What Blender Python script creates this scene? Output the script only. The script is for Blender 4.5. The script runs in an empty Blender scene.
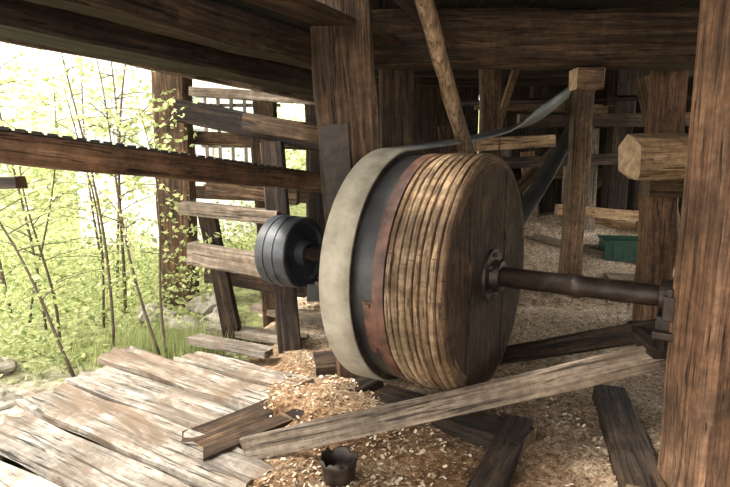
import bpy, bmesh, math, random
from mathutils import Vector, Matrix, noise
R = random.Random(7)
scene = bpy.context.scene
COL = scene.collection

# ------------------------------------------------------------------ materials
def new_mat(name):
    m = bpy.data.materials.new(name); m.use_nodes = True
    nt = m.node_tree; b = nt.nodes['Principled BSDF']
    return m, nt, b
def N(nt, t, **k):
    n = nt.nodes.new(t)
    for a, v in k.items(): setattr(n, a, v)
    return n
def ramp(nt, stops):
    r = N(nt, 'ShaderNodeValToRGB'); e = r.color_ramp.elements
    while len(e) < len(stops): e.new(.5)
    for i, (p, c) in enumerate(stops):
        e[i].position = p; e[i].color = (*c, 1)
    return r
def mixrgb(nt, mode, fac, a, b):
    m = N(nt, 'ShaderNodeMix', data_type='RGBA', blend_type=mode)
    if isinstance(fac, (int, float)): m.inputs[0].default_value = fac
    else: nt.links.new(fac, m.inputs[0])
    for s, v in ((6, a), (7, b)):
        if isinstance(v, tuple): m.inputs[s].default_value = (*v, 1)
        else: nt.links.new(v, m.inputs[s])
    return m.outputs[2]

def wood(name, dark, mid, light, grain=(1.2, 26, 26), rough=.75, bump=.6, patch=.55, polar=False, vary=.3, crack=.75, grime=None, gr=(.45, .62)):
    m, nt, b = new_mat(name); L = nt.links
    tc = N(nt, 'ShaderNodeTexCoord'); oi = N(nt, 'ShaderNodeObjectInfo')
    src = tc.outputs['Object']
    if polar:
        s = N(nt, 'ShaderNodeSeparateXYZ'); L.new(src, s.inputs[0])
        at = N(nt, 'ShaderNodeMath', operation='ARCTAN2'); L.new(s.outputs[2], at.inputs[0]); L.new(s.outputs[1], at.inputs[1])
        cx = N(nt, 'ShaderNodeCombineXYZ'); L.new(at.outputs[0], cx.inputs[0]); L.new(s.outputs[0], cx.inputs[1]); 
        ln = N(nt, 'ShaderNodeVectorMath', operation='LENGTH')
        c2 = N(nt, 'ShaderNodeCombineXYZ'); L.new(s.outputs[1], c2.inputs[0]); L.new(s.outputs[2], c2.inputs[1])
        L.new(c2.outputs[0], ln.inputs[0]); L.new(ln.outputs['Value'], cx.inputs[2])
        src = cx.outputs[0]
    off = N(nt, 'ShaderNodeMath', operation='MULTIPLY'); L.new(oi.outputs['Random'], off.inputs[0]); off.inputs[1].default_value = 37
    add = N(nt, 'ShaderNodeVectorMath', operation='ADD'); L.new(src, add.inputs[0]); L.new(off.outputs[0], add.inputs[1])
    def nz(vec, scale, detail, rough_=.6, dist=0.):
        n = N(nt, 'ShaderNodeTexNoise'); n.inputs['Scale'].default_value = scale; n.inputs['Detail'].default_value = detail
        n.inputs['Roughness'].default_value = rough_; n.inputs['Distortion'].default_value = dist; L.new(vec, n.inputs['Vector']); return n
    def mapping(sc):
        mp = N(nt, 'ShaderNodeMapping'); mp.inputs['Scale'].default_value = sc; L.new(add.outputs[0], mp.inputs[0]); return mp.outputs[0]
    n1 = nz(mapping(grain), 1.6, 9, .7, .5)
    n2 = nz(add.outputs[0], 3.2, 6, .65)
    n3 = nz(mapping(tuple(g * 1.7 for g in grain)), 2.1, 4, .5, .8)
    n4 = nz(add.outputs[0], 28, 6, .7)
    r1 = ramp(nt, [(.34, dark), (.5, mid), (.66, light)]); L.new(n1.outputs[0], r1.inputs[0])
    r2 = ramp(nt, [(.38, (1 - patch,) * 3), (.6, (1.0, 1.0, 1.0))]); L.new(n2.outputs[0], r2.inputs[0])
    c = mixrgb(nt, 'MULTIPLY', 1.0, r1.outputs[0], r2.outputs[0])
    r3 = ramp(nt, [(.36, (1 - crack,) * 3), (.43, (1.0, 1.0, 1.0))]); L.new(n3.outputs[0], r3.inputs[0])
    c = mixrgb(nt, 'MULTIPLY', 1.0, c, r3.outputs[0])
    r4 = ramp(nt, [(.35, (.55, .55, .55)), (.6, (1.12, 1.12, 1.12))]); L.new(n4.outputs[0], r4.inputs[0])
    c = mixrgb(nt, 'MULTIPLY', .8, c, r4.outputs[0])
    if grime:
        n5 = nz(add.outputs[0], 1.9, 7, .75, .6); r5 = ramp(nt, [(gr[0], (0, 0, 0)), (gr[1], (1, 1, 1))]); L.new(n5.outputs[0], r5.inputs[0])
        c = mixrgb(nt, 'MIX', r5.outputs[0], c, grime)
    hs = N(nt, 'ShaderNodeHueSaturation'); L.new(c, hs.inputs['Color'])
    mr = N(nt, 'ShaderNodeMapRange'); L.new(oi.outputs['Random'], mr.inputs[0]); mr.inputs[3].default_value = 1 - vary; mr.inputs[4].default_value = 1 + vary
    L.new(mr.outputs[0], hs.inputs['Value'])
    L.new(hs.outputs[0], b.inputs['Base Color'])
    b.inputs['Roughness'].default_value = rough; b.inputs['Specular IOR Level'].default_value = .3
    bp = N(nt, 'ShaderNodeBump'); bp.inputs['Strength'].default_value = bump; bp.inputs['Distance'].default_value = .01
    hh = mixrgb(nt, 'MULTIPLY', 1, n1.outputs[0], r3.outputs[0])
    L.new(hh, bp.inputs['Height']); L.new(bp.outputs[0], b.inputs['Normal'])
    return m
def plain(name, c1, c2, scale=12, rough=.6, metal=0, bump=.3):
    m, nt, b = new_mat(name); L = nt.links
    tc = N(nt, 'ShaderNodeTexCoord'); n = N(nt, 'ShaderNodeTexNoise'); n.inputs['Scale'].default_value = scale; n.inputs['Detail'].default_value = 7; n.inputs['Roughness'].default_value = .65
    L.new(tc.outputs['Object'], n.inputs['Vector'])
    r = ramp(nt, [(.35, c1), (.65, c2)]); L.new(n.outputs[0], r.inputs[0]); L.new(r.outputs[0], b.inputs['Base Color'])
    b.inputs['Roughness'].default_value = rough; b.inputs['Metallic'].default_value = metal
    bp = N(nt, 'ShaderNodeBump'); bp.inputs['Strength'].default_value = bump; bp.inputs['Distance'].default_value = .01
    L.new(n.outputs[0], bp.inputs['Height']); L.new(bp.outputs[0], b.inputs['Normal'])
    return m

W_DARK = wood('wood_dark_old', (.012, .007, .004), (.04, .023, .013), (.11, .068, .038), bump=.9)
W_BROWN = wood('wood_brown', (.032, .017, .008), (.1, .055, .027), (.22, .13, .068), bump=.9)
W_POST = wood('wood_post', (.08, .045, .022), (.2, .12, .065), (.34, .22, .13), vary=.1)
W_RED = wood('wood_red', (.065, .03, .015), (.2, .105, .055), (.34, .2, .115), vary=.08, patch=.6)
W_GREY = wood('wood_weathered', (.11, .08, .055), (.25, .19, .135), (.41, .33, .25), vary=.15, patch=.45, grime=(.1, .065, .04), gr=(.52, .7))
W_BOARD = wood('wood_bleached', (.2, .165, .13), (.38, .33, .27), (.56, .51, .44), grain=(1, 22, 22), vary=.2, patch=.45, grime=(.15, .105, .07), crack=.85)
W_FRESH = wood('wood_fresh', (.24, .13, .055), (.47, .29, .15), (.64, .45, .26), vary=.1, patch=.4)
W_END = plain('wood_end_grain', (.05, .03, .015), (.15, .095, .05), 30)
W_ENDL = plain('wood_end_light', (.36, .22, .11), (.66, .47, .28), 25)
LAM = [wood('laminated_wood_%d' % i, d, m_, l_, grain=(1.6, 48, 48), polar=True, vary=0, patch=.55, bump=.7, crack=.8, grime=(.06, .033, .017), gr=(.47, .68)) for i, (d, m_, l_) in enumerate([
    ((.12, .068, .033), (.29, .185, .1), (.45, .31, .18)),
    ((.17, .105, .054), (.39, .27, .155), (.57, .44, .28)),
    ((.07, .037, .018), (.19, .112, .057), (.32, .21, .12))])]
W_FACE = wood('drum_face_wood', (.022, .012, .007), (.085, .047, .025), (.2, .122, .068), grain=(20, 30, 5), vary=0, bump=1, crack=.9, patch=.7, grime=(.035, .02, .011), gr=(.44, .66))
BLACK = plain('black_greased_wood', (.006, .006, .006), (.024, .023, .022), 9, .42)
PULB = plain('black_pulley_paint', (.009, .010, .012), (.045, .048, .055), 14, .42)
IRON = plain('dark_iron', (.012, .009, .007), (.05, .032, .022), 20, .5, .4)
RUST = plain('red_leather_strap', (.03, .012, .008), (.13, .058, .035), 14, .6)
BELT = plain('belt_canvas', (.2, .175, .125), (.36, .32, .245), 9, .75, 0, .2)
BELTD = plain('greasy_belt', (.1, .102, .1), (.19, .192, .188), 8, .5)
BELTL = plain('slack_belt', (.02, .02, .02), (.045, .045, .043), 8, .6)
GREEN = plain('green_plastic', (.006, .04, .02), (.014, .075, .04), 6, .5)
PLAST = plain('white_plaster', (.7, .68, .62), (.85, .83, .78), 3, .9)
ROOFM = plain('roof_tile', (.25, .2, .18), (.4, .32, .28), 9, .9)
GLASS = plain('window_glass_dark', (.4, .43, .45), (.5, .53, .55), 2, .1, 0, 0)
ROCK = plain('rock', (.14, .12, .09), (.4, .36, .29), 9, .9, 0, .8)
CHIPS = [plain('chip_%d' % i, tuple(v * .7 for v in c), c, 40, .85) for i, c in enumerate([(.62, .49, .34), (.5, .36, .22), (.74, .63, .48), (.24, .145, .08)])]

def sawdust_mat():
    m, nt, b = new_mat('sawdust'); L = nt.links
    tc = N(nt, 'ShaderNodeTexCoord')
    def nz(s, d, r=.6):
        a = N(nt, 'ShaderNodeTexNoise'); a.inputs['Scale'].default_value = s; a.inputs['Detail'].default_value = d; a.inputs['Roughness'].default_value = r; L.new(tc.outputs['Object'], a.inputs[0]); return a
    a = nz(2.0, 7, .7); f = nz(42, 9, .75); g = nz(120, 4)
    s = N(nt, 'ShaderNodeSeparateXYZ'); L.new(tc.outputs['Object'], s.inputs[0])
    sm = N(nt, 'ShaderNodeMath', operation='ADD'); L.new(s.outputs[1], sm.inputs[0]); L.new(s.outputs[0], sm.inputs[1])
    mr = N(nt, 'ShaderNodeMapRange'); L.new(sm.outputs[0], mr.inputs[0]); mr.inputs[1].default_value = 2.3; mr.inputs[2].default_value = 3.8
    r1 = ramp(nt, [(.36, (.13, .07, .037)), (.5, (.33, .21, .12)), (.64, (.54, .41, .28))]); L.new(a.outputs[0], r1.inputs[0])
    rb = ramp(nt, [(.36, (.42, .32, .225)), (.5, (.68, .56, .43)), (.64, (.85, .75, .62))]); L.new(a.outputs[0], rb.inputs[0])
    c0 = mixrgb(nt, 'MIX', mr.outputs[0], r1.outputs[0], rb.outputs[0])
    r2 = ramp(nt, [(.38, (.3, .27, .24)), (.6, (1.2, 1.16, 1.12))]); L.new(f.outputs[0], r2.inputs[0])
    r3 = ramp(nt, [(.4, (.6, .56, .52)), (.62, (1.3, 1.3, 1.3))]); L.new(g.outputs[0], r3.inputs[0])
    c = mixrgb(nt, 'MULTIPLY', 1, c0, r2.outputs[0])
    c = mixrgb(nt, 'MULTIPLY', 1, c, r3.outputs[0])
    L.new(c, b.inputs['Base Color']); b.inputs['Roughness'].default_value = .95; b.inputs['Specular IOR Level'].default_value = .1
    bp = N(nt, 'ShaderNodeBump'); bp.inputs['Strength'].default_value = 1; bp.inputs['Distance'].default_value = .02
    L.new(f.outputs[0], bp.inputs['Height']); L.new(bp.outputs[0], b.inputs['Normal'])
    return m
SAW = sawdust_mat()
def ground_mat():
    m, nt, b = new_mat('earth_and_grass'); L = nt.links
    tc = N(nt, 'ShaderNodeTexCoord')
    f = N(nt, 'ShaderNodeTexNoise'); f.inputs['Scale'].default_value = 14; f.inputs['Detail'].default_value = 9; f.inputs['Roughness'].default_value = .7; L.new(tc.outputs['Object'], f.inputs[0])
    s = N(nt, 'ShaderNodeSeparateXYZ'); L.new(tc.outputs['Object'], s.inputs[0])
    mr = N(nt, 'ShaderNodeMapRange'); L.new(s.outputs[1], mr.inputs[0]); mr.inputs[1].default_value = 2.7; mr.inputs[2].default_value = 3.4
    g = ramp(nt, [(.35, (.07, .07, .025)), (.62, (.32, .34, .13))]); L.new(f.outputs[0], g.inputs[0])
    e = ramp(nt, [(.35, (.13, .09, .06)), (.6, (.48, .42, .34))]); L.new(f.outputs[0], e.inputs[0])
    c = mixrgb(nt, 'MIX', mr.outputs[0], e.outputs[0], g.outputs[0])
    L.new(c, b.inputs['Base Color']); b.inputs['Roughness'].default_value = 1
    bp = N(nt, 'ShaderNodeBump'); bp.inputs['Strength'].default_value = .9; bp.inputs['Distance'].default_value = .04
    L.new(f.outputs[0], bp.inputs['Height']); L.new(bp.outputs[0], b.inputs['Normal'])
    return m
EARTH = ground_mat()
def leaf_mat(name, c1, c2):
    m, nt, b = new_mat(name); L = nt.links
    out = nt.nodes['Material Output']
    g = N(nt, 'ShaderNodeNewGeometry'); r = ramp(nt, [(0, c1), (1, c2)]); L.new(g.outputs['Random Per Island'], r.inputs[0])
    L.new(r.outputs[0], b.inputs['Base Color']); b.inputs['Roughness'].default_value = .6
    t = N(nt, 'ShaderNodeBsdfTranslucent'); L.new(r.outputs[0], t.inputs[0])
    mx = N(nt, 'ShaderNodeMixShader'); mx.inputs[0].default_value = .5
    L.new(b.outputs[0], mx.inputs[1]); L.new(t.outputs[0], mx.inputs[2]); L.new(mx.outputs[0], out.inputs[0])
    return m
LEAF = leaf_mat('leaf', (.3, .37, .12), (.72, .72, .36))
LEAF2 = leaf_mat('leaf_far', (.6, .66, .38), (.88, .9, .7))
GRASS = leaf_mat('grass', (.15, .2, .06), (.58, .6, .28))
BARK = plain('bark', (.05, .033, .022), (.12, .085, .055), 30, .9)

# ------------------------------------------------------------------ helpers
def finish(name, bm, mats, parent=None, mw=None, smooth=False):
    me = bpy.data.meshes.new(name)
    bmesh.ops.recalc_face_normals(bm, faces=bm.faces[:])
    bm.to_mesh(me); bm.free()
    for m in mats: me.materials.append(m)
    if smooth:
        for p in me.polygons: p.use_smooth = True
    o = bpy.data.objects.new(name, me); COL.objects.link(o)
    if mw is not None: o.matrix_world = mw
    if parent is not None: o.parent = parent
    return o
def empty(name, loc=(0, 0, 0), rz=0):
    e = bpy.data.objects.new(name, None); e.empty_display_size = .1
    e.location = loc; e.rotation_euler = (0, 0, rz); COL.objects.link(e); return e
def frame(p0, p1, roll=0):
    p0, p1 = Vector(p0), Vector(p1); X = (p1 - p0).normalized()
    if abs(X.z) > .75:
        Y = Vector((1, 0, 0)); Y = (Y - X * Y.dot(X)).normalized()
    else:
        Y = Vector((0, 0, 1)).cross(X).normalized()
    Z = X.cross(Y)
    M = Matrix((X, Y, Z)).transposed().to_4x4(); M.translation = p0
    return M @ Matrix.Rotation(roll, 4, 'X'), (p1 - p0).length
def sweep(name, p0, p1, prof, mats, roll=0, jit=.006, step=.1, parent=None, taper=1., smooth=False, bow=0., ragged=0.):
    M, L = frame(p0, p1, roll); sd = R.random() * 100
    n = max(2, int(L / step)); bm = bmesh.new(); rows = []
    for i in range(n + 1):
        x = L * i / n; s = 1 + (taper - 1) * i / n; row = []
        by = bow * math.sin(math.pi * i / n)
        for k, (y, z) in enumerate(prof):
            a = noise.noise(Vector((x * 3, k * 3.7, sd))) * jit; c = noise.noise(Vector((x * 3, k * 3.7, sd + 20))) * jit
            e = (noise.noise(Vector((k * 2.3, sd, 5))) * jit * 1.5 + noise.noise(Vector((y * 30, sd, i))) * ragged) if i in (0, n) else 0
            row.append(bm.verts.new((x + e, y * s + a, z * s + c + by)))
        rows.append(row)
    K = len(prof)
    for i in range(n):
        for k in range(K):
            bm.faces.new((rows[i][k], rows[i][(k + 1) % K], rows[i + 1][(k + 1) % K], rows[i + 1][k]))
    for row in (rows[0], rows[-1]):
        f = bm.faces.new(row); f.material_index = 1 if len(mats) > 1 else 0
    return finish(name, bm, mats, parent, M, smooth)
def rect(w, h, c=None):
    c = c if c is not None else min(w, h) * .08; w /= 2; h /= 2
    return [(-w + c, -h), (w - c, -h), (w, -h + c), (w, h - c), (w - c, h), (-w + c, h), (-w, h - c), (-w, -h + c)]
def beam(name, p0, p1, w, h, mat=W_DARK, end=None, **k):
    return sweep(name, p0, p1, rect(w, h), [mat, end or W_END], **k)
def board(name, p0, p1, w, h, mat, **k):
    w2, h2 = w / 2, h / 2; n = 7
    prof = [(-w2 + w * i / n, -h2) for i in range(n + 1)] + [(w2 - w * i / n, h2) for i in range(n + 1)]
    return sweep(name, p0, p1, prof, [mat, W_END], ragged=.05, **k)
def revolve(bm, prof, seg=64, mi=0, a0=0, a1=2 * math.pi, jit=0, smooth=True):
    full = abs(a1 - a0 - 2 * math.pi) < 1e-6
    n = seg if full else seg + 1; rows = []
    for i in range(n):
        a = a0 + (a1 - a0) * i / seg
        rows.append([bm.verts.new((x, (r + jit) * math.cos(a), (r + jit) * math.sin(a))) for x, r in prof])
    K = len(prof)
    for i in range(seg):
        A, B = rows[i], rows[(i + 1) % n]
        for k in range(K):
            f = bm.faces.new((A[k], A[(k + 1) % K], B[(k + 1) % K], B[k])); f.material_index = mi
    if not full:
        for row in (rows[0], rows[-1]): bm.faces.new(row).material_index = mi
def boxb(bm, c, s, mi=0, rot=None):
    g = bmesh.ops.create_cube(bm, size=1)
    M = Matrix.Translation(c) @ (rot or Matrix.Identity(4)) @ Matrix.Diagonal((*s, 1))
    bmesh.ops.transform(bm, matrix=M, verts=g['verts'])
    for f in {f for v in g['verts'] for f in v.link_faces}: f.material_index = mi
def sst(a, b, x):
    t = max(0, min(1, (x - a) / (b - a))); return t * t * (3 - 2 * t)
def tube(bm, pts, rads, seg=6, mi=0):
    rows = []
    for i, p in enumerate(pts):
        d = (pts[min(i + 1, len(pts) - 1)] - pts[max(i - 1, 0)]).normalized()
        u = d.orthogonal().normalized() if i == 0 else (u - d * u.dot(d)).normalized()
        w = d.cross(u)
        rows.append([bm.verts.new(p + (u * math.cos(2 * math.pi * k / seg) + w * math.sin(2 * math.pi * k / seg)) * rads[i]) for k in range(seg)])
    for i in range(len(rows) - 1):
        for k in range(seg):
            f = bm.faces.new((rows[i][k], rows[i][(k + 1) % seg], rows[i + 1][(k + 1) % seg], rows[i + 1][k])); f.material_index = mi; f.smooth = True
    bm.faces.new(rows[0]).material_index = mi; bm.faces.new(rows[-1]).material_index = mi

# ------------------------------------------------------------------ ground
def gh(x, y):
    z = -.1 + .05 * noise.noise(Vector((x * .8, y * .8, 3)))
    out = sst(-1.2, -2.2, x)
    z -= .3 * out * sst(3.2, 6, y)
    z += 2.2 * sst(9, 17, y) + .02 * noise.noise(Vector((x * 5, y * 5, 1)))
    return z
def grid(name, x0, x1, y0, y1, nx, ny, fn, mat):
    bm = bmesh.new(); V = [[bm.verts.new((x0 + (x1 - x0) * i / nx, y0 + (y1 - y0) * j / ny, fn(x0 + (x1 - x0) * i / nx, y0 + (y1 - y0) * j / ny))) for i in range(nx + 1)] for j in range(ny + 1)]
    for j in range(ny):
        for i in range(nx): bm.faces.new((V[j][i], V[j][i + 1], V[j + 1][i + 1], V[j + 1][i]))
    return finish(name, bm, [mat], smooth=True)
grid('ground', -16, 12, -6, 20, 160, 160, gh, EARTH)
def sh(x, y):
    z = .012 * noise.noise(Vector((x * 2.3, y * 2.3, 0))) + .03 * noise.noise(Vector((x * 6, y * 6, 4))) + .01 * noise.noise(Vector((x * 25, y * 25, 9)))
    z += .09 * math.exp(-((x + .18) ** 2 + (y - 2.42) ** 2) / .07)
    z += .05 * math.exp(-((x - .9) ** 2 + (y - 3.3) ** 2) / .3)
    z += .35 * math.exp(-((x - 2.4) ** 2 + (y - 6.2) ** 2) / .9)
    z += .25 * math.exp(-((x - 1.3) ** 2 + (y - 5.6) ** 2) / .6)
    z -= .13 * sst(-.4, -.8, x) + .1 * sst(-.8, -1.3, x)
    return z
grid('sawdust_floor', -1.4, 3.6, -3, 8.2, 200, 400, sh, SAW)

bm = bmesh.new()
for i in range(34000):
    if i < 24000: x, y = R.uniform(-.45, 2.2), R.uniform(1.75, 4.2)
    else: x, y = R.uniform(-.3, 3.2), R.uniform(3.4, 7.5)
    if noise.noise(Vector((x * 1.8, y * 1.8, 7))) < R.uniform(-.5, .3): continue
    z = sh(x, y) + .004; a = R.uniform(0, 6.28); l = R.uniform(.0025, .009) * (1 if y < 4 else 1.9); w = l * R.uniform(.3, .8)
    t = R.uniform(-.5, .5); u = Vector((math.cos(a), math.sin(a), t)) * l; v = Vector((-math.sin(a), math.cos(a), R.uniform(-.4, .4))) * w
    c = Vector((x, y, z + abs(t) * l * .5))
    f = bm.faces.new([bm.verts.new(c + u + v), bm.verts.new(c - u + v), bm.verts.new(c - u - v), bm.verts.new(c + u - v)])
    f.material_index = R.choice((0, 0, 1, 1, 2, 3, 3))
finish('wood_chips', bm, CHIPS)

# ------------------------------------------------------------------ main posts and beams
beam('timber_post', (-.0, 2.86, -.08), (-.12, 2.86, 1.88), .27, .25, W_BROWN, jit=.016)
beam('timber_post', (1.13, 1.75, -.08), (1.14, 1.75, 1.88), .30, .26, W_RED, jit=.014)
beam('ceiling_beam', (-.06, 3.33, 1.655), (2.5, 3.33, 1.665), .25, .28, W_BROWN, jit=.018)
beam('ceiling_beam', (.0, 3.7, 1.78), (3.3, 3.9, 1.78), .2, .16, W_DARK)
D = Vector((.4255, .905, 0)); Pn = Vector((.905, -.4255, 0)); E = Vector((-1.094, 1.88, 0))
def along(t, o, z): q = E + D * t + Pn * o; return (q.x, q.y, z)
beam('eave_beam', along(-1.4, .10, 1.57), along(1.95, .10, 1.46), .2, .16, W_DARK, jit=.016)
beam('eave_board', along(-1.4, -.05, 1.56), along(1.95, -.05, 1.41), .03, .1, W_GREY, jit=.01)
beam('floor_joist', along(-1.4, .34, 1.60), along(1.72, .34, 1.52), .12, .13, W_DARK, jit=.012)
e = empty('low_floor_boards')
for k in range(4):
    beam('board_%d' % (k + 1), along(-1.5, .0 + k * .17, 1.70), along(1.8, .0 + k * .17, 1.63), .166, .035, W_BROWN if k % 2 else W_DARK, parent=e)
e = empty('ceiling')
k = 0; x = -1.5
while x < 3.5:
    y0 = 3.5 if x < -.25 else -2.6
    beam('plank_%d' % k, (x, y0, 1.91 + R.uniform(-.006, .006)), (x, 8.3, 1.91), .24, .03, W_DARK, parent=e, step=.5); x += .245; k += 1
beam('seam_cover', (-1.55, 5.95, 1.96), (3.55, 5.95, 1.96), 4.8, .04, W_DARK, parent=e, jit=0, step=1)  # unseen sheet added over the planks to keep sky light out of the seams
beam('seam_cover_front', (-.3, .4, 1.96), (3.55, .4, 1.96), 6.2, .04, W_DARK, parent=e, jit=0, step=1)  # same added light-blocking sheet, over the front part
for j, y in enumerate((4.9, 6.0, 7.1)):
    beam('joist_%d' % j, (-1.4, y, 1.81), (3.4, y, 1.81), .13, .16, W_DARK, parent=e, step=.4)
e = empty('wall_back'); x = -.3; k = 0
while x < 3.5:
    w = R.uniform(.16, .26)
    beam('plank_%d' % k, (x + w / 2, 8.2, -.15), (x + w / 2, 8.2, 1.9), w + .004, .03, W_DARK, parent=e, step=.4, jit=.002); x += w + (.025 if k == 7 else 0); k += 1
e = empty('wall_right'); y = -2.5; k = 0
while y < 8.2:
    w = R.uniform(.2, .28)
    if not (3.3 < y < 6.0):  # added gap, hidden by the right post, lets side light reach the back
        beam('plank_%d' % k, (3.45, y + w / 2, -.15), (3.45, y + w / 2, 1.9), .03, w + .004, W_DARK, parent=e, step=.4, jit=.002)
    y += w; k += 1

# rear posts (right half)
for (x, y, w, m) in ((.215, 3.75, .2, W_BROWN), (.9, 4.35, .14, W_BROWN), (1.5, 4.3, .13, W_POST), (1.79, 3.62, .17, W_RED),
                     (2.45, 5.9, .2, W_DARK), (1.35, 6.4, .16, W_BROWN), (2.05, 7.2, .18, W_DARK), (2.9, 5.0, .16, W_BROWN), (.55, 6.9, .17, W_DARK), (3.1, 6.8, .2, W_DARK)):
    beam('support_post', (x, y, sh(x, y) - .05), (x + R.uniform(-.03, .03), y, 1.88 if y > 4.0 else 1.69), w, w * .9, m, jit=.014)
beam('cross_rail', (.75, 4.2, 1.10), (1.42, 4.6, 1.13), .05, .09, W_FRESH)
beam('cross_rail', (1.6, 5.0, .56), (2.7, 5.3, .44), .05, .09, W_FRESH)
beam('cross_rail', (1.4, 5.6, 1.3), (3.3, 5.7, 1.32), .08, .12, W_BROWN)
beam('cross_rail', (.4, 5.5, .9), (2.4, 5.75, .95), .06, .1, W_DARK)
beam('cross_rail', (1.2, 6.7, 1.5), (3.2, 6.9, 1.45), .08, .1, W_POST)
beam('cross_rail', (1.2, 7.4, .75), (3.3, 7.4, .7), .06, .14, W_BROWN)
beam('diagonal_brace', (1.05, 6.1, .1), (2.3, 6.2, 1.4), .07, .1, W_BROWN)
beam('diagonal_brace', (2.5, 4.6, .1), (2.1, 4.7, 1.6), .05, .16, W_POST)
beam('diagonal_brace', (2.15, 6.6, .2), (2.95, 5.9, 1.5), .06, .1, W_DARK)
beam('diagonal_brace', (1.3, 5.2, 1.85), (1.05, 5.3, .9), .05, .08, W_POST)
beam('timber_block', (1.11, 3.3, 1.455), (1.25, 3.3, 1.455), .14, .11, W_POST, W_ENDL)
for (a, b, w, h, m) in (((2.0, 5.6, .25), (2.1, 5.9, 1.25), .32, .03, W_GREY), ((2.35, 6.6, .3), (2.5, 7.0, 1.4), .24, .03, W_POST), ((1.55, 7.0, .1), (1.6, 7.3, 1.1), .3, .03, W_GREY),
                        ((2.6, 5.5, .3), (2.75, 5.8, 1.5), .18, .03, W_POST), ((1.15, 7.2, .05), (1.0, 7.5, 1.3), .22, .03, W_BROWN), ((1.75, 6.2, .2), (1.7, 6.35, 1.0), .14, .05, W_FRESH)):
    beam('leaning_board', a, b, w, h, m)
for (a, b, w, h, m) in (((1.5, 5.3, .28), (2.4, 5.0, .1), .16, .04, W_GREY), ((1.9, 4.6, .06), (2.9, 4.4, .06), .2, .05, W_GREY), ((2.0, 5.9, .36), (2.9, 5.6, .3), .14, .05, W_FRESH),
                        ((1.5, 6.5, .22), (2.6, 6.8, .35), .2, .06, W_POST)):
    beam('offcut_board', a, b, w, h, m)
sweep('sawn_log', (1.37, 3.13, 1.035), (2.5, 3.35, 1.06), [(-.1, -.07), (-.06, -.105), (.05, -.105), (.1, -.06), (.105, .06), (.06, .11), (-.05, .11), (-.1, .07)], [W_FRESH, W_ENDL], jit=.035, step=.05, ragged=.03)
beam('log_bearer', (1.6, 3.42, .87), (3.4, 3.2, .87), .12, .1, W_BROWN)

# leaning pole
bm = bmesh.new()
P = [Vector(q) for q in ((.71, 3.12, -.03), (.64, 3.04, .5), (.50, 2.93, 1.05), (.37, 2.84, 1.42), (.25, 2.75, 1.76), (.215, 2.73, 1.87))]
pts = []
for i in range(len(P) - 1):
    for t in range(5): pts.append(P[i].lerp(P[i + 1], t / 5) + Vector((R.uniform(-.004, .004), R.uniform(-.004, .004), 0)))
pts.append(P[-1]); tube(bm, pts, [.032 + .01 * i / len(pts) + R.uniform(-.002, .003) for i in range(len(pts))], 12)
finish('leaning_pole', bm, [wood('pole_wood', (.1, .06, .03), (.26, .16, .085), (.42, .29, .17), grain=(26, 26, 1.5), vary=0)], smooth=True)
beam('lath', (.1, 3.0, 1.86), (.42, 3.1, 1.6), .03, .05, W_BROWN)

# ------------------------------------------------------------------ drum pulley on its shaft
C0 = Vector((.483, 2.245, .63)); RZ = math.radians(-31)
MD = Matrix.Translation(C0) @ Matrix.Rotation(RZ, 4, 'Z')
drum = empty('wooden_drum_pulley', C0, RZ)
def dpart(name, bm, mats, smooth=False, bev=0):
    o = finish(name, bm, mats, None, None, smooth); o.parent = drum
    if bev:
        b = o.modifiers.new('b', 'BEVEL'); b.width = bev; b.segments = 2; b.limit_method = 'ANGLE'
    return o
bm = bmesh.new(); revolve(bm, [(-.345, .05), (-.345, .450), (-.245, .454), (-.245, .43), (-.03, .43), (-.03, .05)], 128)
dpart('black_core', bm, [BLACK])
bm = bmesh.new(); revolve(bm, [(-.465, .40), (-.465, .468), (-.345, .468), (-.345, .40)], 96)
for k in range(6):
    a = k * math.pi / 3 + .2
    boxb(bm, (-.405, .2 * math.cos(a), .2 * math.sin(a)), (.05, .46, .09), 0, Matrix.Rotation(a, 4, 'X'))
dpart('rim_and_arms', bm, [W_DARK])
bm = bmesh.new(); revolve(bm, [(-.262, .44), (-.262, .458), (-.219, .459), (-.219, .44)], 128)
for t in range(11):
    aa = math.radians(186) + t * .04
    boxb(bm, (-.274, .454 * math.cos(aa), .454 * math.sin(aa)), (.05, .010, .021), 0, Matrix.Rotation(aa, 4, 'X'))
for t in (0, 10):
    aa = math.radians(186) + t * .04; boxb(bm, (-.276, .463 * math.cos(aa), .463 * math.sin(aa)), (.014, .014, .014), 0, Matrix.Rotation(aa, 4, 'X'))
dpart('strap_band', bm, [RUST])
# laminated rings, irregular and worn edges
bm = bmesh.new(); nr = 8; x0 = -.217; tot = .217 - .002
ed = [0] + [(i + R.uniform(-.14, .14)) / nr for i in range(1, nr)] + [1]
for i in range(nr):
    a = R.uniform(0, 6); ns = R.choice((4, 5, 6)); rj = R.uniform(-.0035, .0035); mi = (1, 0, 1, 0, 0, 2, 0, 2)[i]
    for s in range(ns):
        j = rj + R.uniform(-.0015, .0015); da = 2 * math.pi / ns; xa = x0 + ed[i] * tot + R.uniform(.001, .0025); xb = x0 + ed[i + 1] * tot - R.uniform(.001, .0025)
        revolve(bm, [(xa, .40), (xa, .455), (xa + .003, .461), ((xa + xb) / 2, .462), (xb - .003, .461), (xb, .455), (xb, .40)], 22, mi if R.random() < .7 else R.randrange(3), a + s * da + .002, a + (s + 1) * da - .002, j)
for v in bm.verts:
    q = v.co; r_ = math.hypot(q.y, q.z)
    if r_ > .43:
        d = noise.noise(Vector((q.x * 40, q.y * 9, q.z * 9))) * .004 - .010 * sst(-.022, -.002, q.x)
        q.y *= 1 + d / r_; q.z *= 1 + d / r_
        q.x += noise.noise(Vector((q.x * 60 + 9, q.y * 8, q.z * 8))) * .0014
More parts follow.
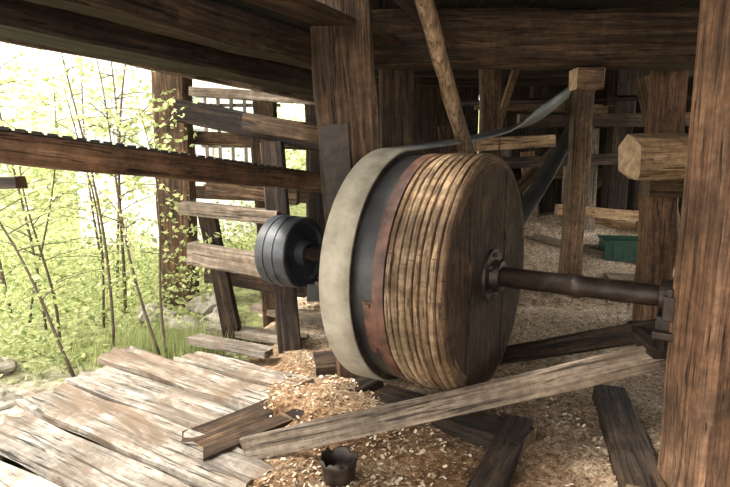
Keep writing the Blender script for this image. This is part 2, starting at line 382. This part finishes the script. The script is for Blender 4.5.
dpart('laminated_rings', bm, LAM)
RF = .428
bm = bmesh.new(); ys = [-RF, -.335, -.215, -.1, .03, .15, .27, .36, RF]
for i in range(len(ys) - 1):
    a, b = ys[i] + .0012, ys[i + 1] - .0012; n = 10; top = []; bot = []
    for t in range(n + 1):
        y = a + (b - a) * t / n; h = math.sqrt(max(0, RF ** 2 - y * y)) + R.uniform(-.006, .002); top.append((y, max(h, .001))); bot.append((y, -max(h, .001)))
    loop = top + bot[::-1]; xo = R.uniform(-.007, .002)
    cl = [loop[0]]
    for q in loop[1:]:
        if abs(q[0] - cl[-1][0]) + abs(q[1] - cl[-1][1]) > 1e-4: cl.append(q)
    f = [bm.verts.new((xo, y * .992, z * .992)) for y, z in cl]; m_ = [bm.verts.new((xo - .005, y, z)) for y, z in cl]; g = [bm.verts.new((-.029, y, z)) for y, z in cl]
    bm.faces.new(f); bm.faces.new(g[::-1])
    for P_, Q_ in ((f, m_), (m_, g)):
        for k in range(len(f)): bm.faces.new((P_[k], Q_[k], Q_[(k + 1) % len(f)], P_[(k + 1) % len(f)]))
dpart('end_face_boards', bm, [W_FACE])
bm = bmesh.new(); revolve(bm, [(0, .04), (0, .105), (.012, .102), (.014, .064), (.045, .058), (.047, .04)], 32)
for k in range(6):
    a = k * math.pi / 3 + .5; boxb(bm, Vector((.018, .083 * math.cos(a), .083 * math.sin(a))), (.016, .018, .018), 0, Matrix.Rotation(a, 4, 'X'))
dpart('hub_flange', bm, [IRON], bev=.002)

# shaft
bm = bmesh.new()
pr = [(-1.13, .0), (-1.13, .032), (-.5, .034), (-.47, .038), (.30, .038), (.302, .041), (.335, .041), (.337, .037), (.57, .037), (.575, .036), (.74, .036), (.74, 0)]
rows = []
for i in range(28):
    a = 2 * math.pi * i / 28; rows.append([bm.verts.new((x, max(r, .0005) * math.cos(a), max(r, .0005) * math.sin(a))) for x, r in pr])
for i in range(28):
    A, B = rows[i], rows[(i + 1) % 28]
    for k in range(len(pr) - 1): bm.faces.new((A[k], A[k + 1], B[k + 1], B[k]))
finish('drive_shaft', bm, [IRON], None, MD, True)

# black pulley on the far end of the shaft
bm = bmesh.new(); prof = [(-1.05, .04), (-1.05, .156), (-1.045, .163), (-1.0, .165), (-.998, .161), (-.99, .161), (-.988, .166), (-.945, .166), (-.943, .162), (-.936, .162), (-.934, .165),
                          (-.885, .163), (-.88, .158), (-.88, .137), (-.90, .132), (-.90, .06), (-.86, .055), (-.86, .04)]
revolve(bm, prof, 72)
finish('black_pulley', bm, [PULB], None, MD, False)

def bearing(name, xl):
    bm = bmesh.new()
    boxb(bm, (xl, 0, -.078), (.075, .13, .05)); boxb(bm, (xl, 0, -.11), (.085, .2, .025))
    revolve(bm, [(xl - .035, .034), (xl - .035, .058), (xl + .035, .058), (xl + .035, .034)], 24)
    for s in (-1, 1):
        boxb(bm, (xl, s * .075, -.02), (.035, .03, .08)); boxb(bm, (xl, s * .075, .03), (.02, .02, .03))
    o = finish(name, bm, [IRON], None, MD); m = o.modifiers.new('b', 'BEVEL'); m.width = .004; m.segments = 2; return o
bearing('shaft_bearing', -.72); bearing('shaft_bearing', .62)
beam('bearing_block', (-.26, 2.66, .465), (.06, 2.66, .465), .12, .08, BLACK, BLACK)
beam('bearing_block', (1.03, 2.09, .465), (1.03, 1.89, .465), .16, .07, W_DARK, W_DARK)
bm = bmesh.new(); boxb(bm, (0, 0, 0), (.12, .008, .38))
for s in (-.15, -.05, .07, .16): boxb(bm, (.02, -.008, s), (.022, .012, .022))
finish('iron_plate', bm, [IRON], None, Matrix.Translation((-.125, 2.722, 1.02)) @ Matrix.Rotation(-.06, 4, 'Y'))

# flat belt to the line shaft at the back
FC = Vector((3.3, .84)); FR = .15; RB = .474
path = []
Xd = Vector((1, 0, 0))
def run(a, b, tw, sag):
    d = (b - a).normalized(); n = 40; out = []
    for i in range(1, n):
        t = i / n; q = a.lerp(b, t) + Vector((0, 0, -sag * math.sin(math.pi * t)))
        w = Matrix.Rotation(tw * sst(.35, .65, t) * (1 - sst(.9, .99, t)), 4, d) @ Xd
        out.append((q, w))
    return out
for i in range(57):
    a = math.radians(88 + 187 * i / 56); path.append((Vector((-.405, RB * math.cos(a), RB * math.sin(a))), Xd))
n_drum = len(path)
ft = Vector((-.405, FC[0], FC[1] + FR)); fb = Vector((-.405, FC[0], FC[1] - FR))
path += run(path[-1][0], fb, 0, .12)
for i in range(25):
    a = math.radians(-90 + 180 * i / 24); path.append((Vector((-.405, FC[0] + FR * math.cos(a), FC[1] + FR * math.sin(a))), Xd))
n_far = len(path)
path += [(q, w) for q, w in reversed(run(path[0][0], ft, -1.25, .12))]
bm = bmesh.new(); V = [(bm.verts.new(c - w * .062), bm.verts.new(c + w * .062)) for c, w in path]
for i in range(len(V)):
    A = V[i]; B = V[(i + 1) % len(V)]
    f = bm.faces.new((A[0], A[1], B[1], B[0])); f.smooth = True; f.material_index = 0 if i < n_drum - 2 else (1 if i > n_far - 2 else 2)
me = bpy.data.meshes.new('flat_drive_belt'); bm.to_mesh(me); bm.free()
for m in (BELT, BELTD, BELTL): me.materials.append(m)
o = bpy.data.objects.new('flat_drive_belt', me); COL.objects.link(o); o.matrix_world = MD
s = o.modifiers.new('s', 'SOLIDIFY'); s.thickness = .01; s.offset = 0
bm = bmesh.new(); revolve(bm, [(-.49, .02), (-.49, FR - .008), (-.32, FR - .008), (-.32, .02)], 40); revolve(bm, [(-1.6, .001), (-1.6, .025), (1.3, .025), (1.3, .001)], 16)
revolve(bm, [(.3, .02), (.3, .22), (.4, .22), (.4, .02)], 40)
finish('line_shaft', bm, [IRON], None, MD @ Matrix.Translation((0, FC[0], FC[1])))
for xl in (-.15, .9):
    q = MD @ Vector((xl, FC[0], FC[1]))
    beam('shaft_hanger', (q.x, q.y, q.z - .06), (q.x, q.y, 1.9), .09, .07, W_DARK)

# ------------------------------------------------------------------ braces and floor timbers
beam('brace_plank', (-.44, 2.02, .03), (1.02, 1.945, .42), .022, .092, W_GREY, jit=.006)
beam('brace_beam', (1.03, 1.99, .5), (.42, 2.88, .02), .07, .075, W_DARK)
board('floor_timber', (-.64, 2.08, .0), (-.16, 2.5, .03), .24, .05, W_BROWN, jit=.016)
beam('floor_timber', (-.3, 2.24, .03), (.05, 2.6, .05), .1, .05, W_DARK, jit=.014)
beam('floor_timber', (.06, 2.52, .01), (.6, 2.06, .03), .17, .07, W_DARK, jit=.014)
beam('floor_timber', (.36, 1.72, .02), (.6, 2.2, .03), .1, .08, W_DARK, jit=.014)
beam('floor_timber', (.9, 1.75, .0), (1.08, 2.5, .02), .14, .1, W_DARK, jit=.014)
beam('sill_beam', (-.25, 2.86, .0), (.5, 3.0, .02), .2, .12, W_DARK, jit=.012)
bm = bmesh.new(); n = 28; rows = []
for rr, zz, jag in ((.05, 0, 0), (.056, .03, 0), (.062, .07, 0), (.066, .095, .012), (.06, .09, .012), (.052, .05, 0), (.047, .008, 0)):
    rows.append([bm.verts.new((rr * math.cos(i * 2 * math.pi / n), rr * math.sin(i * 2 * math.pi / n), zz + (math.sin(i * 2.7) + math.sin(i * 1.3)) * jag * .6)) for i in range(n)])
for a, b in zip(rows, rows[1:]):
    for i in range(n): bm.faces.new((a[i], a[(i + 1) % n], b[(i + 1) % n], b[i]))
bm.faces.new(rows[0]); bm.faces.new(rows[-1])
finish('tin_can', bm, [IRON], None, Matrix.Translation((-.09, 1.90, sh(-.09, 1.90))), True)

# ------------------------------------------------------------------ platform boards (open side)
O = Vector((-.9, 2.5, 0)); A = Vector((.857, -.515, 0)); B = Vector((.515, .857, 0))
plat = empty('board_platform')
rowsP = [(-.98, -.1, .9, .22), (-.75, -.25, .75, .22), (-.51, -.34, .82, .21), (-.27, -.46, .78, .23), (-.01, -.5, .66, .23), (.235, -.66, .62, .2), (.45, -.34, .5, .17)]
for i, (t, s0, s1, w) in enumerate(rowsP):
    a = O + B * (t + R.uniform(-.015, .015)) + A * s0; b = O + B * (t + R.uniform(-.02, .02)) + A * s1
    board('board_%d' % (i + 1), (a.x, a.y, R.uniform(-.012, .02)), (b.x, b.y, R.uniform(-.02, .008)), w * .96, .035, W_BOARD, parent=plat, jit=.02)
for s in (-.2, .45):
    a = O + B * -1.1 + A * s; b = O + B * .6 + A * s
    beam('sleeper_%.0f' % (s * 10), (a.x, a.y, -.06), (b.x, b.y, -.06), .1, .08, W_DARK, parent=plat)
board('loose_board', (-.95, 3.6, -.02), (-.35, 3.3, .0), .12, .04, W_BOARD)
board('loose_board', (-.75, 4.0, .0), (-.1, 3.5, .02), .12, .04, W_GREY)
board('loose_board', (-.98, 3.28, .02), (-.5, 3.0, .04), .1, .035, W_BOARD)

# ------------------------------------------------------------------ long rail with chain on the left
a = Vector((-1.36, .82, 1.235)); b = Vector((-.2, 3.2, .905))
rail = empty('wooden_rail')
beam('rail', a, b, .09, .085, W_RED, parent=rail, jit=.008)
M, L = frame(a, b); bm = bmesh.new()
boxb(bm, (L / 2, .012, .044), (L, .06, .008)); k = 0; x = 0
while x < L:
    boxb(bm, (x, -.008 + .012 * (-1) ** k, .049), (.026, .016, .010), 0, Matrix.Rotation(.5 * (-1) ** k, 4, 'Z')); x += .024; k += 1
finish('link_chain', bm, [IRON], rail, M)
beam('board_end', (-1.6, 1.9, 1.0), (-1.02, 1.78, 1.02), .05, .035, W_DARK)

# ------------------------------------------------------------------ trestle and rear left framing
tr = empty('timber_trestle')
beam('leg_1', (-.79, 3.49, -.1), (-.93, 3.5, .74), .1, .08, W_DARK, parent=tr)
beam('leg_2', (-.41, 3.17, -.06), (-.51, 3.34, 1.12), .12, .1, W_DARK, parent=tr)
beam('leg_3', (-.62, 3.9, -.1), (-.66, 3.85, 1.25), .12, .1, W_BROWN, parent=tr)
beam('rail_1', (-1.0, 3.38, .50), (-.36, 3.09, .455), .06, .125, W_GREY, parent=tr)
beam('rail_2', (-1.05, 3.45, .75), (-.46, 3.25, .725), .1, .07, W_GREY, parent=tr)
beam('rail_3', (-.98, 3.75, .86), (-.4, 3.6, .8), .05, .1, W_BROWN, parent=tr)
beam('rail_4', (-1.0, 3.7, .3), (-.35, 3.5, .25), .06, .09, W_DARK, parent=tr)
beam('support_post', (-1.42, 4.5, -.15), (-1.40, 4.5, 1.9), .24, .2, W_BROWN, jit=.02)
beam('support_post', (-.75, 4.7, -.12), (-.77, 4.7, 1.9), .16, .16, W_BROWN, jit=.012)
beam('support_post', (-.3, 4.3, -.12), (-.32, 4.3, 1.9), .17, .17, W_DARK, jit=.012)
beam('support_post', (-.5, 6.3, -.12), (-.5, 6.3, 1.9), .22, .17, W_DARK, jit=.012)
beam('cross_timber', (-1.12, 3.68, 1.31), (-.2, 3.62, 1.13), .13, .135, W_DARK, jit=.012)
beam('cross_timber', (-1.1, 3.95, 1.44), (-.1, 3.75, 1.36), .12, .06, W_GREY)
beam('cross_timber', (-.68, 3.5, 1.24), (-.2, 3.4, 1.16), .12, .1, W_BROWN)
beam('cross_timber', (-1.5, 4.65, 1.16), (-.2, 4.5, 1.1), .08, .1, W_BROWN)
beam('cross_timber', (-1.5, 4.9, .72), (-.2, 4.75, .68), .08, .1, W_BROWN)
lat = empty('lattice_panel')
for i in range(6): beam('slat_%d' % i, (-1.35 + i * .11, 5.2, .7), (-1.35 + i * .11, 5.2, 1.5), .025, .02, W_BOARD, parent=lat)
for i in range(5): beam('rail_%d' % i, (-1.4, 5.22, .74 + i * .17), (-.72, 5.22, .74 + i * .17), .02, .025, W_BOARD, parent=lat)

# green crate
bm = bmesh.new(); q = (2.3, 5.1, sh(2.3, 5.1))
boxb(bm, (0, 0, .01), (.46, .28, .02))
for s in (-1, 1): boxb(bm, (0, s * .14, .09), (.48, .015, .17)); boxb(bm, (s * .235, 0, .09), (.015, .28, .17)); boxb(bm, (0, s * .148, .165), (.51, .02, .02)); boxb(bm, (s * .245, 0, .165), (.02, .3, .02))
for i in range(5): boxb(bm, (-.17 + i * .085, -.15, .09), (.01, .012, .16))
finish('green_crate', bm, [GREEN], None, Matrix.Translation(q) @ Matrix.Rotation(-.2, 4, 'Z'))

# rocks
for (x, y, r) in ((-1.5, 2.35, .06), (-1.62, 2.2, .04), (-1.35, 2.05, .03), (-1.75, 2.7, .08), (-1.9, 2.5, .06), (-1.05, 3.5, .08), (-1.2, 3.75, .11), (-1.0, 4.0, .12), (-1.45, 4.0, .14), (-2.0, 3.1, .1), (-1.15, 4.3, .14)):
    bm = bmesh.new(); bmesh.ops.create_icosphere(bm, subdivisions=3, radius=r)
    sd = R.random() * 50
    for v in bm.verts: v.co *= 1 + .55 * noise.noise(v.co / r * 1.2 + Vector((sd, 0, 0))); v.co.z *= .6
    zz = max(gh(x, y), sh(x, y) if x > -1.35 else -9)
    finish('rock', bm, [ROCK], None, Matrix.Translation((x, y, zz + r * .2)), False)

# ------------------------------------------------------------------ vegetation
def leaf(bm, c, s, mi=1):
    d = Vector((R.gauss(0, 1), R.gauss(0, 1), R.gauss(-.3, .6))).normalized(); u = d.orthogonal().normalized(); u = Matrix.Rotation(R.uniform(0, 6.28), 3, d) @ u
    n = d.cross(u) * .12 * s
    q = [c, c + d * s * .45 + u * s * .3 + n, c + d * s, c + d * s * .45 - u * s * .3 + n]
    bm.faces.new([bm.verts.new(p) for p in q]).material_index = mi
def sapling(base, top, h, seed, nb=14, ls=.05, lpb=16, r=.012):
    rr = random.Random(seed); bm = bmesh.new(); base = Vector(base); top = Vector(top)
    pts = []; n = 12
    for i in range(n + 1):
        t = i / n; pts.append(base.lerp(top, t) + Vector((math.sin(t * 5 + seed) * .04, math.cos(t * 4 + seed) * .04, 0)))
    tube(bm, pts, [r * (1 - .75 * i / n) for i in range(n + 1)], 6, 0)
    for b in range(nb):
        t = rr.uniform(.25, 1); i = min(n - 1, int(t * n)); s = pts[i].lerp(pts[i + 1], t * n - i)
        a = rr.uniform(0, 6.28); l = h * rr.uniform(.15, .35) * (1.2 - t * .5)
        d = Vector((math.cos(a), math.sin(a), rr.uniform(.1, .8))); bp = []
        for k in range(6): bp.append(s + d * l * k / 5 + Vector((0, 0, -.25 * l * (k / 5) ** 2)) + Vector((rr.uniform(-.01, .01), rr.uniform(-.01, .01), 0)))
        tube(bm, bp, [r * .35 * (1 - .7 * k / 5) for k in range(6)], 4, 0)
        for k in range(lpb):
            q = rr.uniform(.15, 1) * 5; j = min(4, int(q)); c = bp[j].lerp(bp[j + 1], q - j) + Vector((rr.gauss(0, .035), rr.gauss(0, .035), rr.gauss(0, .03)))
            leaf(bm, c, ls * rr.uniform(.6, 1.3))
    return finish('sapling', bm, [BARK, LEAF])
sap = [((-1.12, 3.2), (-1.55, 3.4, 1.75)), ((-1.08, 3.25), (-1.3, 3.5, 1.3)), ((-1.5, 3.0), (-2.3, 3.2, 1.3)), ((-1.45, 3.3), (-1.7, 3.5, 2.1)), ((-2.2, 3.9), (-2.4, 4, 2.4)), ((-1.9, 4.5), (-1.7, 4.6, 2.2)),
       ((-2.8, 4.6), (-3.0, 4.7, 2.5)), ((-3.3, 5.3), (-3.1, 5.3, 2.8)), ((-2.3, 5.5), (-2.3, 5.6, 2.4)), ((-2.5, 3.3), (-2.6, 3.4, 1.5)), ((-1.9, 3.5), (-1.95, 3.5, 1.2)),
       ((-3.9, 6.2), (-3.9, 6.2, 3.0)), ((-2.9, 6.5), (-3.0, 6.5, 2.6)), ((-2.0, 2.9), (-2.15, 3.0, .9)), ((-2.4, 4.2), (-2.1, 4.2, 1.6)), ((-1.75, 3.9), (-1.85, 3.9, 1.5))]
for i, (b_, t_) in enumerate(sap):
    far = b_[1] > 4.4
    sapling((b_[0], b_[1], gh(*b_) - .02), t_, 1.6 if not far else 2.2, i + 3, 16 if not far else 18, .04 if not far else .055, 18 if not far else 22, .010 if not far else .015)
bm = bmesh.new()
for i in range(24000):
    x = R.uniform(-5.2, -1.1); y = R.uniform(2.95, 7.6)
    if x > -1.4 and y < 3.5: continue
    m_ = noise.noise(Vector((x * 1.6, y * 1.6, 0)))
    z = gh(x, y) + abs(R.gauss(0, .22)) * max(.15, 1 + 2.2 * m_)
    leaf(bm, Vector((x, y, z)), R.uniform(.025, .06), 0)
finish('undergrowth', bm, [GRASS])
bm = bmesh.new()
for i in range(2600):
    x = R.gauss(-1.2, .22); y = R.gauss(3.4, .16); l = R.uniform(.05, .17); z = max(gh(x, y), sh(x, y) if x > -1.4 else -9); a = R.uniform(0, 6.28)
    u = Vector((math.cos(a), math.sin(a), 0)) * .003; tip = Vector((x + R.uniform(-.05, .05), y + R.uniform(-.05, .05), z + l))
    bm.faces.new([bm.verts.new(Vector((x, y, z)) - u), bm.verts.new(Vector((x, y, z)) + u), bm.verts.new(tip)])
finish('grass_clump', bm, [GRASS])
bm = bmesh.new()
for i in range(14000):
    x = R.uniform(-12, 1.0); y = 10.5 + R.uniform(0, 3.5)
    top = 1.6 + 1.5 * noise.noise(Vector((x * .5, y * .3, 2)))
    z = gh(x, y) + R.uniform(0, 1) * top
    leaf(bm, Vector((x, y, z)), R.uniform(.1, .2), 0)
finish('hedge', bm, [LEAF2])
bm = bmesh.new(); boxb(bm, (0, 0, 1.5), (2.3, 1.5, 3.6), 0)
V = [bm.verts.new(c) for c in ((-1.3, -.95, 3.25), (1.3, -.95, 3.25), (1.3, 0, 4.1), (-1.3, 0, 4.1), (-1.3, .95, 3.25), (1.3, .95, 3.25))]
for f in ((0, 1, 2, 3), (3, 2, 5, 4), (0, 3, 4), (1, 5, 2)): bm.faces.new([V[i] for i in f]).material_index = 1
for x in (-.6, .5):
    boxb(bm, (x, -.76, 1.7), (.5, .03, .8), 2)
    for s in (-.26, 0, .26): boxb(bm, (x + s, -.785, 1.7), (.05, .05, .86), 0)
    for s in (-.42, 0, .42): boxb(bm, (x, -.785, 1.7 + s), (.56, .05, .05), 0)
finish('white_house', bm, [PLAST, ROOFM, GLASS], None, Matrix.Translation((-2.9, 9.2, -.4)))

# ------------------------------------------------------------------ light, world, camera
w = bpy.data.worlds.new('sky'); scene.world = w; w.use_nodes = True
bg = w.node_tree.nodes['Background']; bg.inputs[0].default_value = (1, .98, .93, 1); bg.inputs[1].default_value = 5.0
sd = bpy.data.lights.new('sun', 'SUN'); sd.energy = 8; sd.angle = math.radians(12); sd.color = (1, .96, .88)
so = bpy.data.objects.new('sun', sd); COL.objects.link(so); so.rotation_euler = Vector((-.6, -.12, .8)).to_track_quat('Z', 'Y').to_euler()
cd = bpy.data.cameras.new('camera'); cd.lens = 29.6; cd.sensor_width = 36; cd.clip_end = 200
co = bpy.data.objects.new('camera', cd); COL.objects.link(co); co.location = (0, 0, 1.15); co.rotation_euler = (math.radians(80), 0, 0)
scene.camera = co
try: scene.view_settings.view_transform = 'Standard'
except Exception: pass
